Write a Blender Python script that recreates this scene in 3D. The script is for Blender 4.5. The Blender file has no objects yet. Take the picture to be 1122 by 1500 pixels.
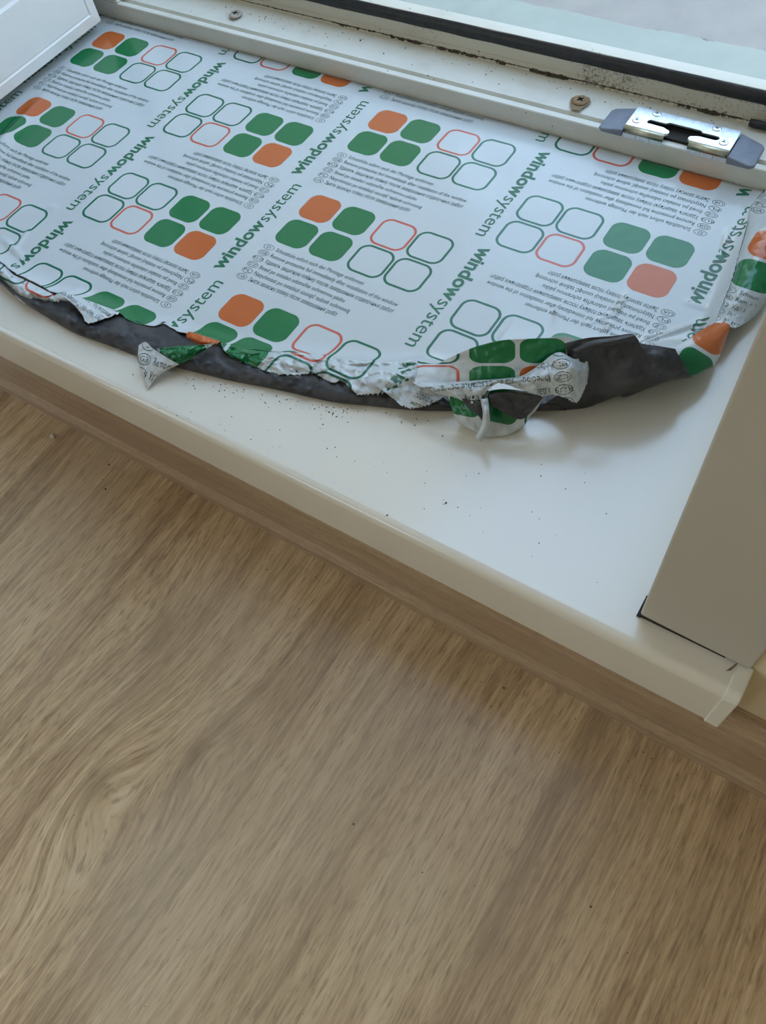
import bpy, bmesh, math, random
import numpy as np
from mathutils import Vector, Matrix, noise, geometry
from mathutils.bvhtree import BVHTree

random.seed(7)
rng = np.random.default_rng(5)
SC = bpy.context.scene
COL = SC.collection

# ---------------------------------------------------------------- camera model
# "units" below are the pitch of the printed squares on the film (30 mm).
S = 0.03
FPX, CX, CY = 1160.0, 561.0, 750.0
ZS = 4.1 * S                                  # height of the sill top above the floor
TH = math.radians(0.55)                       # film print is turned a little against the sill
CR = np.array([[0.83300201, 0.54128527, -0.11453346],
               [0.42065564, -0.75408626, -0.50438353],
               [-0.35938348, 0.37197335, -0.85585007]])
CT = np.array([-8.44973442, -14.4997282, 24.4003256])
CAM = -(CR.T @ CT)
c_, s_ = math.cos(TH), math.sin(TH)


def f2w(u, v, h):
    """film print coordinates (units) -> world metres"""
    return Vector(((c_ * u + s_ * v) * S, (-s_ * u + c_ * v) * S, h * S + ZS))


def U(x, y, h):
    """sill coordinates (units) -> world metres"""
    return Vector((x * S, y * S, h * S + ZS))


def film(px, py, h=0.0):
    """pixel of the photograph on the horizontal plane h -> film print coordinates"""
    r = CR.T @ np.array([(px - CX) / FPX, (py - CY) / FPX, 1.0])
    k = (h - CAM[2]) / r[2]
    q = CAM + r * k
    return q[0], q[1]


def P(px, py, h=0.0):
    u, v = film(px, py, h)
    return f2w(u, v, h)


M3 = np.array([[c_, -s_, 0], [s_, c_, 0], [0, 0, 1]])
RWC = CR @ M3
cam_data = bpy.data.cameras.new('camera')
cam = bpy.data.objects.new('camera', cam_data)
COL.objects.link(cam)
right, up, back = RWC[0], -RWC[1], -RWC[2]
mw = Matrix(((right[0], up[0], back[0], 0), (right[1], up[1], back[1], 0), (right[2], up[2], back[2], 0), (0, 0, 0, 1)))
mw.translation = f2w(*CAM)
cam.matrix_world = mw
cam_data.sensor_fit = 'HORIZONTAL'
cam_data.sensor_width = 36.0
cam_data.lens = 36.0 * FPX / 1122.0
cam_data.clip_start = 0.01
SC.camera = cam

# ---------------------------------------------------------------- world, exposure
SC.view_settings.view_transform = 'Standard'
SC.view_settings.look = 'None'
SC.view_settings.gamma = 1.0
SC.view_settings.use_curve_mapping = False
SC.view_settings.exposure = -0.30
SKY = 4.4
world = bpy.data.worlds.new('sky')
SC.world = world
world.use_nodes = True
bg = world.node_tree.nodes['Background']
bg.inputs[1].default_value = SKY
_w = world.node_tree
_tc = _w.nodes.new('ShaderNodeTexCoord')
_sp = _w.nodes.new('ShaderNodeSeparateXYZ')
_rp = _w.nodes.new('ShaderNodeValToRGB')
_w.links.new(_tc.outputs['Generated'], _sp.inputs[0])
_w.links.new(_sp.outputs[2], _rp.inputs[0])
_el = _rp.color_ramp.elements
_el.new(0.5)
_el.new(0.6)
for _e, _p, _c in zip(_el, (0.0, 0.25, 0.6, 1.0), ((1.0, 0.96, 0.88), (0.82, 0.93, 1.0), (0.52, 0.74, 1.0), (0.42, 0.65, 1.0))):
    _e.position = _p
    _e.color = (*_c, 1)
_w.links.new(_rp.outputs[0], bg.inputs[0])


def portal(name, loc, rot, sx, sy):
    l = bpy.data.lights.new(name, 'AREA')
    l.shape = 'RECTANGLE'
    l.size, l.size_y = sx, sy
    l.cycles.is_portal = True
    o = bpy.data.objects.new(name, l)
    o.location = loc
    o.rotation_euler = rot
    COL.objects.link(o)


# room dimensions in metres
RX0, RX1, RY0, RZ = -1.6, 1.55, -3.2, 2.5
OX0, OX1, OTOP = -2.8 * S, 21.36 * S, 2.15     # door opening
WY = -9.78 * S                                 # room face of the door wall
WIN = (-2.7, -0.42, 0.45, 2.2)                 # unseen window added for room light in the left wall: y0 y1 z0 z1
portal('door_portal', ((OX0 + OX1) / 2, 3.3 * S, 1.15), (math.radians(-90), 0, 0), OX1 - OX0, 2.1)
BWIN = (-1.4, -0.4, 0.9, 2.0)                    # unseen window added for room light in the back wall: x0 x1 z0 z1
portal('back_portal', ((BWIN[0] + BWIN[1]) / 2, RY0 - 0.13, (BWIN[2] + BWIN[3]) / 2), (math.radians(90), 0, 0), BWIN[1] - BWIN[0], BWIN[3] - BWIN[2])
portal('window_portal', (RX0 - 0.12, (WIN[0] + WIN[1]) / 2, (WIN[2] + WIN[3]) / 2), (0, math.radians(-90), 0), WIN[3] - WIN[2], WIN[1] - WIN[0])


# ---------------------------------------------------------------- materials
def new_mat(name):
    m = bpy.data.materials.new(name)
    m.use_nodes = True
    nt = m.node_tree
    b = nt.nodes['Principled BSDF']
    return m, nt, b


class NB:
    """tiny node helper"""
    def __init__(self, nt):
        self.nt = nt

    def n(self, t, **kw):
        o = self.nt.nodes.new(t)
        for k, v in kw.items():
            setattr(o, k, v)
        return o

    def link(self, a, b):
        self.nt.links.new(a, b)

    def val(self, sock, v):
        if isinstance(v, (int, float)):
            sock.default_value = v
        else:
            self.link(v, sock)

    def m(self, op, a, b=0.0, c=None, clamp=False):
        o = self.n('ShaderNodeMath', operation=op)
        o.use_clamp = clamp
        self.val(o.inputs[0], a)
        self.val(o.inputs[1], b)
        if c is not None:
            self.val(o.inputs[2], c)
        return o.outputs[0]

    def mix(self, fac, a, b):
        o = self.n('ShaderNodeMix', data_type='RGBA')
        self.val(o.inputs[0], fac)
        for s, v in ((o.inputs[6], a), (o.inputs[7], b)):
            if isinstance(v, tuple):
                s.default_value = (*v[:3], 1)
            else:
                self.link(v, s)
        return o.outputs[2]

    def ramp(self, fac, stops):
        o = self.n('ShaderNodeValToRGB')
        el = o.color_ramp.elements
        while len(el) < len(stops):
            el.new(0.5)
        for e, (p, c) in zip(el, stops):
            e.position = p
            e.color = (*c, 1) if len(c) == 3 else c
        self.val(o.inputs[0], fac)
        return o.outputs[0]

    def coords(self, scale=(1, 1, 1), loc=(0, 0, 0), src='Position'):
        if src == 'Position':
            g = self.n('ShaderNodeNewGeometry').outputs['Position']
        else:
            g = self.n('ShaderNodeTexCoord').outputs[src]
        mp = self.n('ShaderNodeMapping')
        mp.inputs['Scale'].default_value = scale
        mp.inputs['Location'].default_value = loc
        self.link(g, mp.inputs[0])
        return mp.outputs[0]

    def noise(self, vec, scale, detail=3.0, rough=0.55, dist=0.0):
        o = self.n('ShaderNodeTexNoise')
        self.link(vec, o.inputs['Vector'])
        o.inputs['Scale'].default_value = scale
        o.inputs['Detail'].default_value = detail
        o.inputs['Roughness'].default_value = rough
        o.inputs['Distortion'].default_value = dist
        return o.outputs[0]

    def bump(self, h, strength, dist, b):
        o = self.n('ShaderNodeBump')
        o.inputs['Strength'].default_value = strength
        o.inputs['Distance'].default_value = dist
        self.link(h, o.inputs['Height'])
        self.link(o.outputs[0], b.inputs['Normal'])


def plastic(name, col, rough=0.4, var=0.05, spec=0.5, scale=9.0, bump=0.0):
    m, nt, b = new_mat(name)
    k = NB(nt)
    nz = k.noise(k.coords(), scale, 4)
    a = tuple(max(0, c * (1 - var)) for c in col)
    d = tuple(min(1, c * (1 + var)) for c in col)
    k.link(k.ramp(nz, [(0.3, a), (0.7, d)]), b.inputs['Base Color'])
    b.inputs['Roughness'].default_value = rough
    b.inputs['Specular IOR Level'].default_value = spec
    if bump:
        k.bump(k.noise(k.coords(), 900, 2), bump, 0.0003, b)
    return m


def wood(name, along, cols, knots=(), rough=0.30, offs=0.0, sc=1.0):
    """oak print; grain runs along axis 'along' (0 = x, 1 = y)"""
    m, nt, b = new_mat(name)
    k = NB(nt)
    pos = k.n('ShaderNodeNewGeometry').outputs['Position']
    sep = k.n('ShaderNodeSeparateXYZ')
    k.link(pos, sep.inputs[0])
    ax = sep.outputs[1 - along]                 # across the grain
    al = sep.outputs[along]
    if along == 0:
        ax = k.m('ADD', ax, sep.outputs[2])
    ax = k.m('ADD', ax, offs)

    def vec(a, sa, sl, z=0.0):
        cmb = k.n('ShaderNodeCombineXYZ')
        k.link(k.m('MULTIPLY', a, sa * sc), cmb.inputs[0])
        k.link(k.m('MULTIPLY', al, sl * sc), cmb.inputs[1])
        cmb.inputs[2].default_value = z
        return cmb.outputs[0]
    warp = k.m('MULTIPLY', k.m('SUBTRACT', k.noise(vec(ax, 5, 2.4, 3.1), 1.0, 2), 0.5), 0.030 / sc)
    ring = k.m('ADD', ax, warp)
    knotd = None
    for (kx, ky, amp, r) in knots:
        dx = k.m('DIVIDE', k.m('SUBTRACT', ax, kx), r)
        dy = k.m('DIVIDE', k.m('SUBTRACT', al, ky), r * 2.2)
        d2 = k.m('ADD', k.m('MULTIPLY', dx, dx), k.m('MULTIPLY', dy, dy))
        g = k.m('POWER', 2.718, k.m('MULTIPLY', d2, -1.0))
        ring = k.m('ADD', ring, k.m('MULTIPLY', g, amp))
        g2 = k.m('POWER', 2.718, k.m('MULTIPLY', d2, -14.0))
        knotd = g2 if knotd is None else k.m('ADD', knotd, g2)
    bands = k.noise(vec(ring, 26, 0.9), 1.0, 4, 0.6)           # broad growth bands
    lines = k.noise(vec(ring, 140, 5.0, 5.0), 1.0, 3, 0.6)     # grain lines
    streak = k.noise(vec(ring, 500, 28.0, 1.0), 1.0, 3, 0.7)   # fine streaks
    pore = k.noise(vec(ring, 620, 70.0, 2.0), 1.0, 2, 0.6)    # short pores
    cloud = k.noise(vec(ax, 5.5, 3.0, 7.7), 1.0, 2)
    f = k.m('ADD', k.m('MULTIPLY', bands, 0.38), k.m('MULTIPLY', lines, 0.30))
    f = k.m('ADD', f, k.m('MULTIPLY', streak, 0.32))
    col = k.ramp(f, [(0.40, cols[0]), (0.47, cols[1]), (0.53, cols[2]), (0.60, cols[3])])
    dark = k.m('MULTIPLY', k.m('SUBTRACT', 0.48, pore, clamp=True), 3.4, clamp=True)
    col = k.mix(dark, col, tuple(c * 0.6 for c in cols[0]))
    col = k.mix(k.m('MULTIPLY', k.m('SUBTRACT', cloud, 0.42, clamp=True), 1.6, clamp=True), col, cols[4])
    if knotd is not None:
        col = k.mix(k.m('MULTIPLY', knotd, 0.45, clamp=True), col, tuple(c * 0.62 for c in cols[0]))
    k.link(col, b.inputs['Base Color'])
    b.inputs['Specular IOR Level'].default_value = 0.45
    k.link(k.m('ADD', rough - 0.05, k.m('MULTIPLY', streak, 0.1)), b.inputs['Roughness'])
    k.bump(k.m('ADD', streak, pore), 0.10, 0.0004, b)
    return m


KN = (13.0 * S, -17.0 * S)
FLOOR_M = wood('oak_vinyl', 1, [(0.27, 0.168, 0.087), (0.415, 0.280, 0.152), (0.53, 0.375, 0.212), (0.66, 0.495, 0.305), (0.50, 0.405, 0.29)],
               knots=((KN[0], KN[1], 0.030, 0.026), (KN[0] - 0.03, KN[1] + 0.10, -0.016, 0.04), (KN[0] + 0.045, KN[1] + 0.05, 0.012, 0.02), (0.60, -0.78, 0.02, 0.05)))
BASE_M = wood('oak_baseboard', 0, [(0.27, 0.18, 0.11), (0.36, 0.25, 0.155), (0.425, 0.305, 0.195), (0.50, 0.37, 0.245), (0.37, 0.265, 0.17)], offs=0.37, sc=1.6)
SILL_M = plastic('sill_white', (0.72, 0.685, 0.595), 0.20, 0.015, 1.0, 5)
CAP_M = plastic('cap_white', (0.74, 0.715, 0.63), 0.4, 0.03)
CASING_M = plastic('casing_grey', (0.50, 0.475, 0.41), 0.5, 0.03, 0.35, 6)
WALL_M = plastic('wall_cream', (0.70, 0.62, 0.44), 0.85, 0.04, 0.2, 30, 0.2)
ROOM_M = plastic('room_wall', (0.60, 0.54, 0.42), 0.9, 0.03, 0.2, 12, 0.2)
CEIL_M = plastic('ceiling_white', (0.80, 0.79, 0.76), 0.9, 0.02, 0.2, 12)
SASH_M = plastic('sash_white', (0.74, 0.76, 0.76), 0.35, 0.03, 0.5, 25)
RUBBER_M = plastic('gasket_black', (0.012, 0.012, 0.013), 0.45, 0.6, 0.5, 120, 0.3)
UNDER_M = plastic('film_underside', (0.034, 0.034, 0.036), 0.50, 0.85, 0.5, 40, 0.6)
GREYP_M = plastic('striker_grey', (0.20, 0.22, 0.27), 0.5, 0.15, 0.4, 90)
SCREW_M = plastic('screw_tan', (0.36, 0.31, 0.25), 0.45, 0.35, 0.6, 160)
RUST_M = plastic('screw_rusty', (0.25, 0.16, 0.07), 0.6, 0.5, 0.5, 200)
BROWN_M = plastic('mark_brown', (0.20, 0.135, 0.075), 0.7, 0.3)
GRIT_M = plastic('grit', (0.07, 0.055, 0.04), 0.8, 0.6, 0.3, 300)
CRUMB_M = plastic('crumb_pale', (0.58, 0.52, 0.44), 0.8, 0.15, 0.3, 400)
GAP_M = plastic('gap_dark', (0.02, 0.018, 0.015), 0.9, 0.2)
INK_M = plastic('ink_dark_green', (0.012, 0.055, 0.042), 0.45, 0.15)
WORD_M = plastic('ink_green', (0.007, 0.13, 0.060), 0.42, 0.15)
PARA_M = plastic('parapet', (0.48, 0.48, 0.46), 0.9, 0.05)

STEEL_M, nt, b = new_mat('zinc_steel')
k = NB(nt)
b.inputs['Metallic'].default_value = 1.0
k.link(k.ramp(k.noise(k.coords(), 180, 3), [(0.35, (0.60, 0.62, 0.62)), (0.65, (0.80, 0.82, 0.82))]), b.inputs['Base Color'])
b.inputs['Roughness'].default_value = 0.32
BRASS_M, nt, b = new_mat('yellow_zinc')
k = NB(nt)
b.inputs['Metallic'].default_value = 1.0
k.link(k.ramp(k.noise(k.coords(), 150, 3), [(0.35, (0.50, 0.47, 0.33)), (0.65, (0.66, 0.62, 0.46))]), b.inputs['Base Color'])
b.inputs['Roughness'].default_value = 0.4
GLASS_M, nt, b = new_mat('pane_glass')
b.inputs['Transmission Weight'].default_value = 1.0
b.inputs['Roughness'].default_value = 0.0
b.inputs['IOR'].default_value = 1.45

# frame plastic: white with grime collected in the rebate corner
FRAME_M, nt, b = new_mat('frame_white_grimy')
k = NB(nt)
pos = k.n('ShaderNodeNewGeometry').outputs['Position']
sep = k.n('ShaderNodeSeparateXYZ')
k.link(pos, sep.inputs[0])
base = k.ramp(k.noise(k.coords((1, 1, 1)), 35, 4), [(0.3, (0.64, 0.63, 0.56)), (0.7, (0.70, 0.69, 0.62))])
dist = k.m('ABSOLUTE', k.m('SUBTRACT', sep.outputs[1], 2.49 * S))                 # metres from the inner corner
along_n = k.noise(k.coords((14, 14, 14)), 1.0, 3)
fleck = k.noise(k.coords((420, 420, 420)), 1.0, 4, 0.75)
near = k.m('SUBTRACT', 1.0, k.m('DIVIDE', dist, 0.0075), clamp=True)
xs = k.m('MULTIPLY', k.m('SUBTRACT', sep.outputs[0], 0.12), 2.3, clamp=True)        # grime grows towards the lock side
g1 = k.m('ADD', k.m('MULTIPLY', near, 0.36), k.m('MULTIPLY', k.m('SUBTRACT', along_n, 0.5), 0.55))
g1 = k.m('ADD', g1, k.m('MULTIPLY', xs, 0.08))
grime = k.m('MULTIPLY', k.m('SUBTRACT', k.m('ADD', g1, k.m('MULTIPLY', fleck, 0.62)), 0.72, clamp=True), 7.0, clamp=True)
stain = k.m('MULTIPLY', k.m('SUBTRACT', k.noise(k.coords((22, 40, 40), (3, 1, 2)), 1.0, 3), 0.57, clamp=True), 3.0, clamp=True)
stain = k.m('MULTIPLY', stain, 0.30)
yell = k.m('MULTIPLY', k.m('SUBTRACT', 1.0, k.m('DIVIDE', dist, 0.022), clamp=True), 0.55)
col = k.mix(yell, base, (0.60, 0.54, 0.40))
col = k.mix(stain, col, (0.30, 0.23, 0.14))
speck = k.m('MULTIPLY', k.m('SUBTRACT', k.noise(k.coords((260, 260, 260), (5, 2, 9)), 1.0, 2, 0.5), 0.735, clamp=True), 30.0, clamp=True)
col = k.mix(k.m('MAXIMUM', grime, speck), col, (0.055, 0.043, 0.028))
k.link(col, b.inputs['Base Color'])
b.inputs['Roughness'].default_value = 0.42

# balcony floor: pale green paint, pinkish grey beyond a chipped border
BALC_M, nt, b = new_mat('balcony_paint')
k = NB(nt)
pos = k.n('ShaderNodeNewGeometry').outputs['Position']
sep = k.n('ShaderNodeSeparateXYZ')
k.link(pos, sep.inputs[0])
wob = k.m('MULTIPLY', k.m('SUBTRACT', k.noise(k.coords((9, 1, 1)), 1.0, 5, 0.6), 0.5), 0.030)
e = k.m('SUBTRACT', k.m('ADD', sep.outputs[1], wob), 9.70 * S)
side = k.m('MULTIPLY', k.m('ADD', e, 0.0008), 600.0, clamp=True)
green = k.ramp(k.noise(k.coords((30, 30, 30)), 1.0, 3), [(0.3, (0.37, 0.405, 0.355)), (0.7, (0.42, 0.455, 0.40))])
pink = k.ramp(k.noise(k.coords((30, 30, 30), (4, 4, 4)), 1.0, 3), [(0.3, (0.34, 0.315, 0.285)), (0.7, (0.39, 0.36, 0.325))])
chip = k.m('MULTIPLY', k.m('SUBTRACT', k.noise(k.coords((40, 40, 40), (8, 1, 1)), 1.0, 3), 0.58, clamp=True), 14.0, clamp=True)
edge = k.m('SUBTRACT', 1.0, k.m('MULTIPLY', k.m('ABSOLUTE', e), 420.0), clamp=True)
col = k.mix(side, green, pink)
col = k.mix(k.m('MULTIPLY', chip, edge), col, (0.12, 0.11, 0.10))
k.link(col, b.inputs['Base Color'])
b.inputs['Roughness'].default_value = 0.6

# film print (rounded squares); UV = flat print coordinates in units
PV, PU, QU, IU, IV, DV, GU = 3.56407, 0.32866, 10.29841, 8.24814, -2.38017, 0.96628, 2.12769
FILM_M, nt, b = new_mat('film_print')
k = NB(nt)
uvn = k.n('ShaderNodeUVMap')
uvn.uv_map = 'UVMap'
sep = k.n('ShaderNodeSeparateXYZ')
k.link(uvn.outputs[0], sep.inputs[0])
uu, vv = sep.outputs[0], sep.outputs[1]


def box_sdf(px, py, hx, hy, r):
    qx = k.m('SUBTRACT', k.m('ABSOLUTE', px), hx - r)
    qy = k.m('SUBTRACT', k.m('ABSOLUTE', py), hy - r)
    mx, my = k.m('MAXIMUM', qx, 0.0), k.m('MAXIMUM', qy, 0.0)
    ln = k.m('SQRT', k.m('ADD', k.m('MULTIPLY', mx, mx), k.m('MULTIPLY', my, my)))
    return k.m('SUBTRACT', k.m('ADD', ln, k.m('MINIMUM', k.m('MAXIMUM', qx, qy), 0.0)), r)


paper = k.ramp(k.noise(k.coords((6, 6, 6)), 1.0, 3), [(0.3, (0.51, 0.55, 0.56)), (0.7, (0.56, 0.60, 0.61))])
smudge = k.m('MULTIPLY', k.m('SUBTRACT', k.noise(k.coords((70, 70, 70)), 1.0, 4, 0.7), 0.60, clamp=True), 0.9, clamp=True)
paper = k.mix(smudge, paper, (0.50, 0.50, 0.48))
colr = paper
GREEN, ORANGE, RED, OUTG = (0.006, 0.155, 0.048), (0.50, 0.118, 0.025), (0.52, 0.10, 0.065), (0.008, 0.125, 0.072)
wear = k.noise(k.coords((260, 260, 260)), 1.0, 4, 0.8)
wearm = k.m('MULTIPLY', k.m('SUBTRACT', wear, 0.66, clamp=True), 6.0, clamp=True)
for inv in (0, 1):
    # row index measured so the group sits inside one period
    if inv:
        y0 = k.m('SUBTRACT', IV, vv)            # rotated by 180 degrees
        x0 = k.m('SUBTRACT', IU, uu)
    else:
        y0, x0 = vv, uu
    r = k.m('FLOOR', k.m('DIVIDE', k.m('ADD', y0, 2.3), PV))
    y = k.m('SUBTRACT', y0, k.m('MULTIPLY', r, PV))
    x = k.m('ADD', x0, k.m('MULTIPLY', r, PU))
    x = k.m('SUBTRACT', k.m('MODULO', k.m('ADD', x, 2.0 + 10 * QU), QU), 2.0)
    for gi, off in enumerate((0.0, GU)):
        px = k.m('SUBTRACT', x, 0.5 + off)
        py = k.m('ADD', y, DV / 2)
        cx = k.m('SUBTRACT', k.m('ABSOLUTE', px), 0.5)
        cy = k.m('SUBTRACT', k.m('ABSOLUTE', py), DV / 2)
        warm = k.m('MULTIPLY', k.m('LESS_THAN', px, 0.0), k.m('GREATER_THAN', py, 0.0))
        if gi == 0:
            d = box_sdf(cx, cy, 0.455, 0.435, 0.26)
            mask = k.m('LESS_THAN', d, 0.0)
            ink = k.mix(warm, GREEN, ORANGE)
            ink = k.mix(k.m('MULTIPLY', wearm, 0.35), ink, (0.35, 0.42, 0.38))
        else:
            d = box_sdf(cx, cy, 0.482, 0.462, 0.27)
            mask = k.m('LESS_THAN', k.m('ABSOLUTE', k.m('ADD', d, 0.031)), 0.031)
            ink = k.mix(warm, OUTG, RED)
        colr = k.mix(mask, colr, ink)
k.link(colr, b.inputs['Base Color'])
k.link(k.m('ADD', 0.20, k.m('MULTIPLY', smudge, 0.3)), b.inputs['Roughness'])
b.inputs['Specular IOR Level'].default_value = 0.45
k.bump(k.noise(k.coords((160, 160, 160)), 1.0, 3), 0.10, 0.0008, b)


# ---------------------------------------------------------------- object helpers
def tag(o, label=None, cat=None, group=None, kind=None):
    if label:
        o['label'] = label
    if cat:
        o['category'] = cat
    if group:
        o['group'] = group
    if kind:
        o['kind'] = kind
    return o


def empty(name, loc, **kw):
    o = bpy.data.objects.new(name, None)
    o.empty_display_size = 0.02
    o.location = loc
    COL.objects.link(o)
    return tag(o, **kw)


def world_loc(o):
    v = Vector(o.location)
    while o.parent:
        o = o.parent
        v += Vector(o.location)
    return v


def obj(name, verts, faces, mats, parent=None, smooth=False, uvs=None, fmat=None, bevel=0.0, solid=0.0, **kw):
    """verts in world metres"""
    base = world_loc(parent) if parent else Vector((0, 0, 0))
    me = bpy.data.meshes.new(name)
    me.from_pydata([tuple(Vector(v) - base) for v in verts], [], faces)
    mats = mats if isinstance(mats, (list, tuple)) else [mats]
    for m in mats:
        me.materials.append(m)
    if fmat:
        me.polygons.foreach_set('material_index', fmat)
    if smooth:
        me.polygons.foreach_set('use_smooth', [True] * len(me.polygons))
    if uvs is not None:
        lay = me.uv_layers.new(name='UVMap')
        idx = np.empty(len(me.loops), dtype=np.int32)
        me.loops.foreach_get('vertex_index', idx)
        lay.data.foreach_set('uv', np.asarray(uvs, dtype=np.float32)[idx].ravel())
    me.update()
    o = bpy.data.objects.new(name, me)
    COL.objects.link(o)
    if parent:
        o.parent = parent
    if bevel:
        md = o.modifiers.new('bevel', 'BEVEL')
        md.width = bevel
        md.segments = 3
        md.limit_method = 'ANGLE'
        md.angle_limit = math.radians(35)
    if solid:
        md = o.modifiers.new('thickness', 'SOLIDIFY')
        md.thickness = solid
        md.offset = -1
        if len(mats) > 1:
            md.material_offset = 1
    return tag(o, **kw)


def box_vf(x0, x1, y0, y1, z0, z1):
    v = [(x, y, z) for z in (z0, z1) for y in (y0, y1) for x in (x0, x1)]
    f = [(0, 2, 3, 1), (4, 5, 7, 6), (0, 1, 5, 4), (2, 6, 7, 3), (0, 4, 6, 2), (1, 3, 7, 5)]
    return v, f


def join(parts):
    V, F = [], []
    for v, f in parts:
        n = len(V)
        V += list(v)
        F += [tuple(i + n for i in q) for q in f]
    return V, F


def extrude_profile(pts, x0, x1, dy1=0.0, n=2):
    """pts: closed (y, z) outline in metres, extruded along x; dy1 shifts y linearly towards x1"""
    V, F = [], []
    m = len(pts)
    for i in range(n):
        t = i / (n - 1)
        for (y, z) in pts:
            V.append((x0 + (x1 - x0) * t, y + dy1 * t, z))
    for i in range(n - 1):
        for j in range(m):
            a, b2 = i * m + j, i * m + (j + 1) % m
            F.append((a, b2, b2 + m, a + m))
    F.append(tuple(range(m - 1, -1, -1)))
    F.append(tuple((n - 1) * m + j for j in range(m)))
    return V, F


def arc(cy, cz, r, a0, a1, n):
    return [(cy + r * math.cos(math.radians(a0 + (a1 - a0) * i / n)), cz + r * math.sin(math.radians(a0 + (a1 - a0) * i / n))) for i in range(n + 1)]


def tube(path, r, seg=10, cap=True):
    V, F = [], []
    n = len(path)
    for i, p in enumerate(path):
        p = Vector(p)
        d = (Vector(path[min(i + 1, n - 1)]) - Vector(path[max(i - 1, 0)])).normalized()
        a = d.cross(Vector((0, 0, 1)))
        if a.length < 1e-4:
            a = Vector((1, 0, 0))
        a.normalize()
        c = d.cross(a)
        rr = r[i] if isinstance(r, (list, tuple)) else r
        for j in range(seg):
            t = 2 * math.pi * j / seg
            V.append(p + (a * math.cos(t) + c * math.sin(t)) * rr)
    for i in range(n - 1):
        for j in range(seg):
            F.append((i * seg + j, i * seg + (j + 1) % seg, (i + 1) * seg + (j + 1) % seg, (i + 1) * seg + j))
    if cap:
        F.append(tuple(range(seg - 1, -1, -1)))
        F.append(tuple((n - 1) * seg + j for j in range(seg)))
    return V, F


# ---------------------------------------------------------------- the setting
def floor_z():
    return 0.0


v, f = box_vf(RX0 - 0.15, RX1 + 0.15, RY0 - 0.15, WY + 0.35, -0.05, 0.0)
obj('floor', v, f, FLOOR_M, kind='structure')
v, f = box_vf(RX0 - 0.15, RX1 + 0.15, RY0 - 0.15, WY + 0.5, RZ, RZ + 0.1)
obj('ceiling', v, f, CEIL_M, kind='structure')
bx0, bx1, bz0, bz1 = BWIN
v, f = join([box_vf(RX0 - 0.15, bx0, RY0 - 0.15, RY0, 0, RZ), box_vf(bx1, RX1 + 0.15, RY0 - 0.15, RY0, 0, RZ),
             box_vf(bx0, bx1, RY0 - 0.15, RY0, 0, bz0), box_vf(bx0, bx1, RY0 - 0.15, RY0, bz1, RZ)])
obj('wall_back', v, f, ROOM_M, kind='structure')
v, f = box_vf(RX1, RX1 + 0.15, RY0, WY, 0, RZ)
obj('wall_right', v, f, ROOM_M, kind='structure')
wy0, wy1, wz0, wz1 = WIN
v, f = join([box_vf(RX0 - 0.15, RX0, RY0, wy0, 0, RZ), box_vf(RX0 - 0.15, RX0, wy1, WY, 0, RZ),
             box_vf(RX0 - 0.15, RX0, wy0, wy1, 0, wz0), box_vf(RX0 - 0.15, RX0, wy0, wy1, wz1, RZ)])
obj('wall_left', v, f, ROOM_M, kind='structure')

WYB = -9.70 * S                                # painted wall, a little behind the casing
YB = 2.93 * S                                  # outer face of the door wall
SILL_Z = ZS - 0.02 * S
NOSE_B = -1.40
v, f = join([
    box_vf(23.2 * S, RX1 + 0.15, WYB, YB, 0, RZ),                    # right of the casing
    box_vf(21.6 * S, 23.2 * S, WYB + 0.02, YB, ZS + 0.004, RZ),      # behind the casing, above the sill
    box_vf(RX0 - 0.15, OX0 - 0.05, WYB, YB, 0, RZ),
    box_vf(OX0 - 0.05, OX0, WYB, YB, ZS + 0.004, RZ),
    box_vf(OX0, 21.6 * S, WYB, YB, OTOP, RZ),
    box_vf(OX0 - 0.05, 23.2 * S, WYB, YB, 0, ZS + (NOSE_B + 0.75) * S),    # masonry under the sill
])
obj('wall_front', v, f, WALL_M, kind='structure')

# casing board round the opening (room-side face and the reveal), bottom edge lifted at the corner
CX0, CX1, CY0 = 21.36 * S, 23.2 * S, WY
n = 12
V, F = [], []
top = OTOP
for i in range(n + 1):
    t = i / n
    x = CX0 + (CX1 - CX0) * t
    zb = ZS + 0.0012 + 0.0022 * (1 - t) ** 1.5
    for (y, z) in ((CY0, zb), (CY0, top), (WYB + 0.02, zb), (WYB + 0.02, top)):
        V.append((x, y, z))
for i in range(n):
    a, c = i * 4, (i + 1) * 4
    F += [(a, c, c + 1, a + 1), (a + 2, a + 3, c + 3, c + 2), (a, a + 2, c + 2, c), (a + 1, c + 1, c + 3, a + 3)]
F += [(0, 1, 3, 2), (n * 4, n * 4 + 2, n * 4 + 3, n * 4 + 1)]
trim = empty('trim_1', (CX0, CY0, ZS), kind='structure')
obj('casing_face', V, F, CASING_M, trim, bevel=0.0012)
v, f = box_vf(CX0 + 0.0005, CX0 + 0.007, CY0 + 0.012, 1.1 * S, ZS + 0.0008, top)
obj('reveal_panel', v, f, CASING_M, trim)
v, f = box_vf(CX0 + 0.0007, CX1 - 0.012, CY0 + 0.0006, CY0 + 0.03, ZS - 0.0004, ZS + 0.0036)  # black strip stands in for the shade inside the gap
obj('gap_shade_strip', v, f, GAP_M, trim, label='dark strip painted as shade in the gap under the casing')
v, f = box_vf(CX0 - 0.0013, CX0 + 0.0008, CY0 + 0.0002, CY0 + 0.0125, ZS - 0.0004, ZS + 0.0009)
obj('gap_shade_strip', v, f, GAP_M, trim)  # small black sliver painting the gap's shade at the corner
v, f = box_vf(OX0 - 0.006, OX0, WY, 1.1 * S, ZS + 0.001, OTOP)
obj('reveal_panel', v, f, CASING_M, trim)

# baseboard
zt = ZS - 1.70 * S
yb = -10.30 * S


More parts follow.
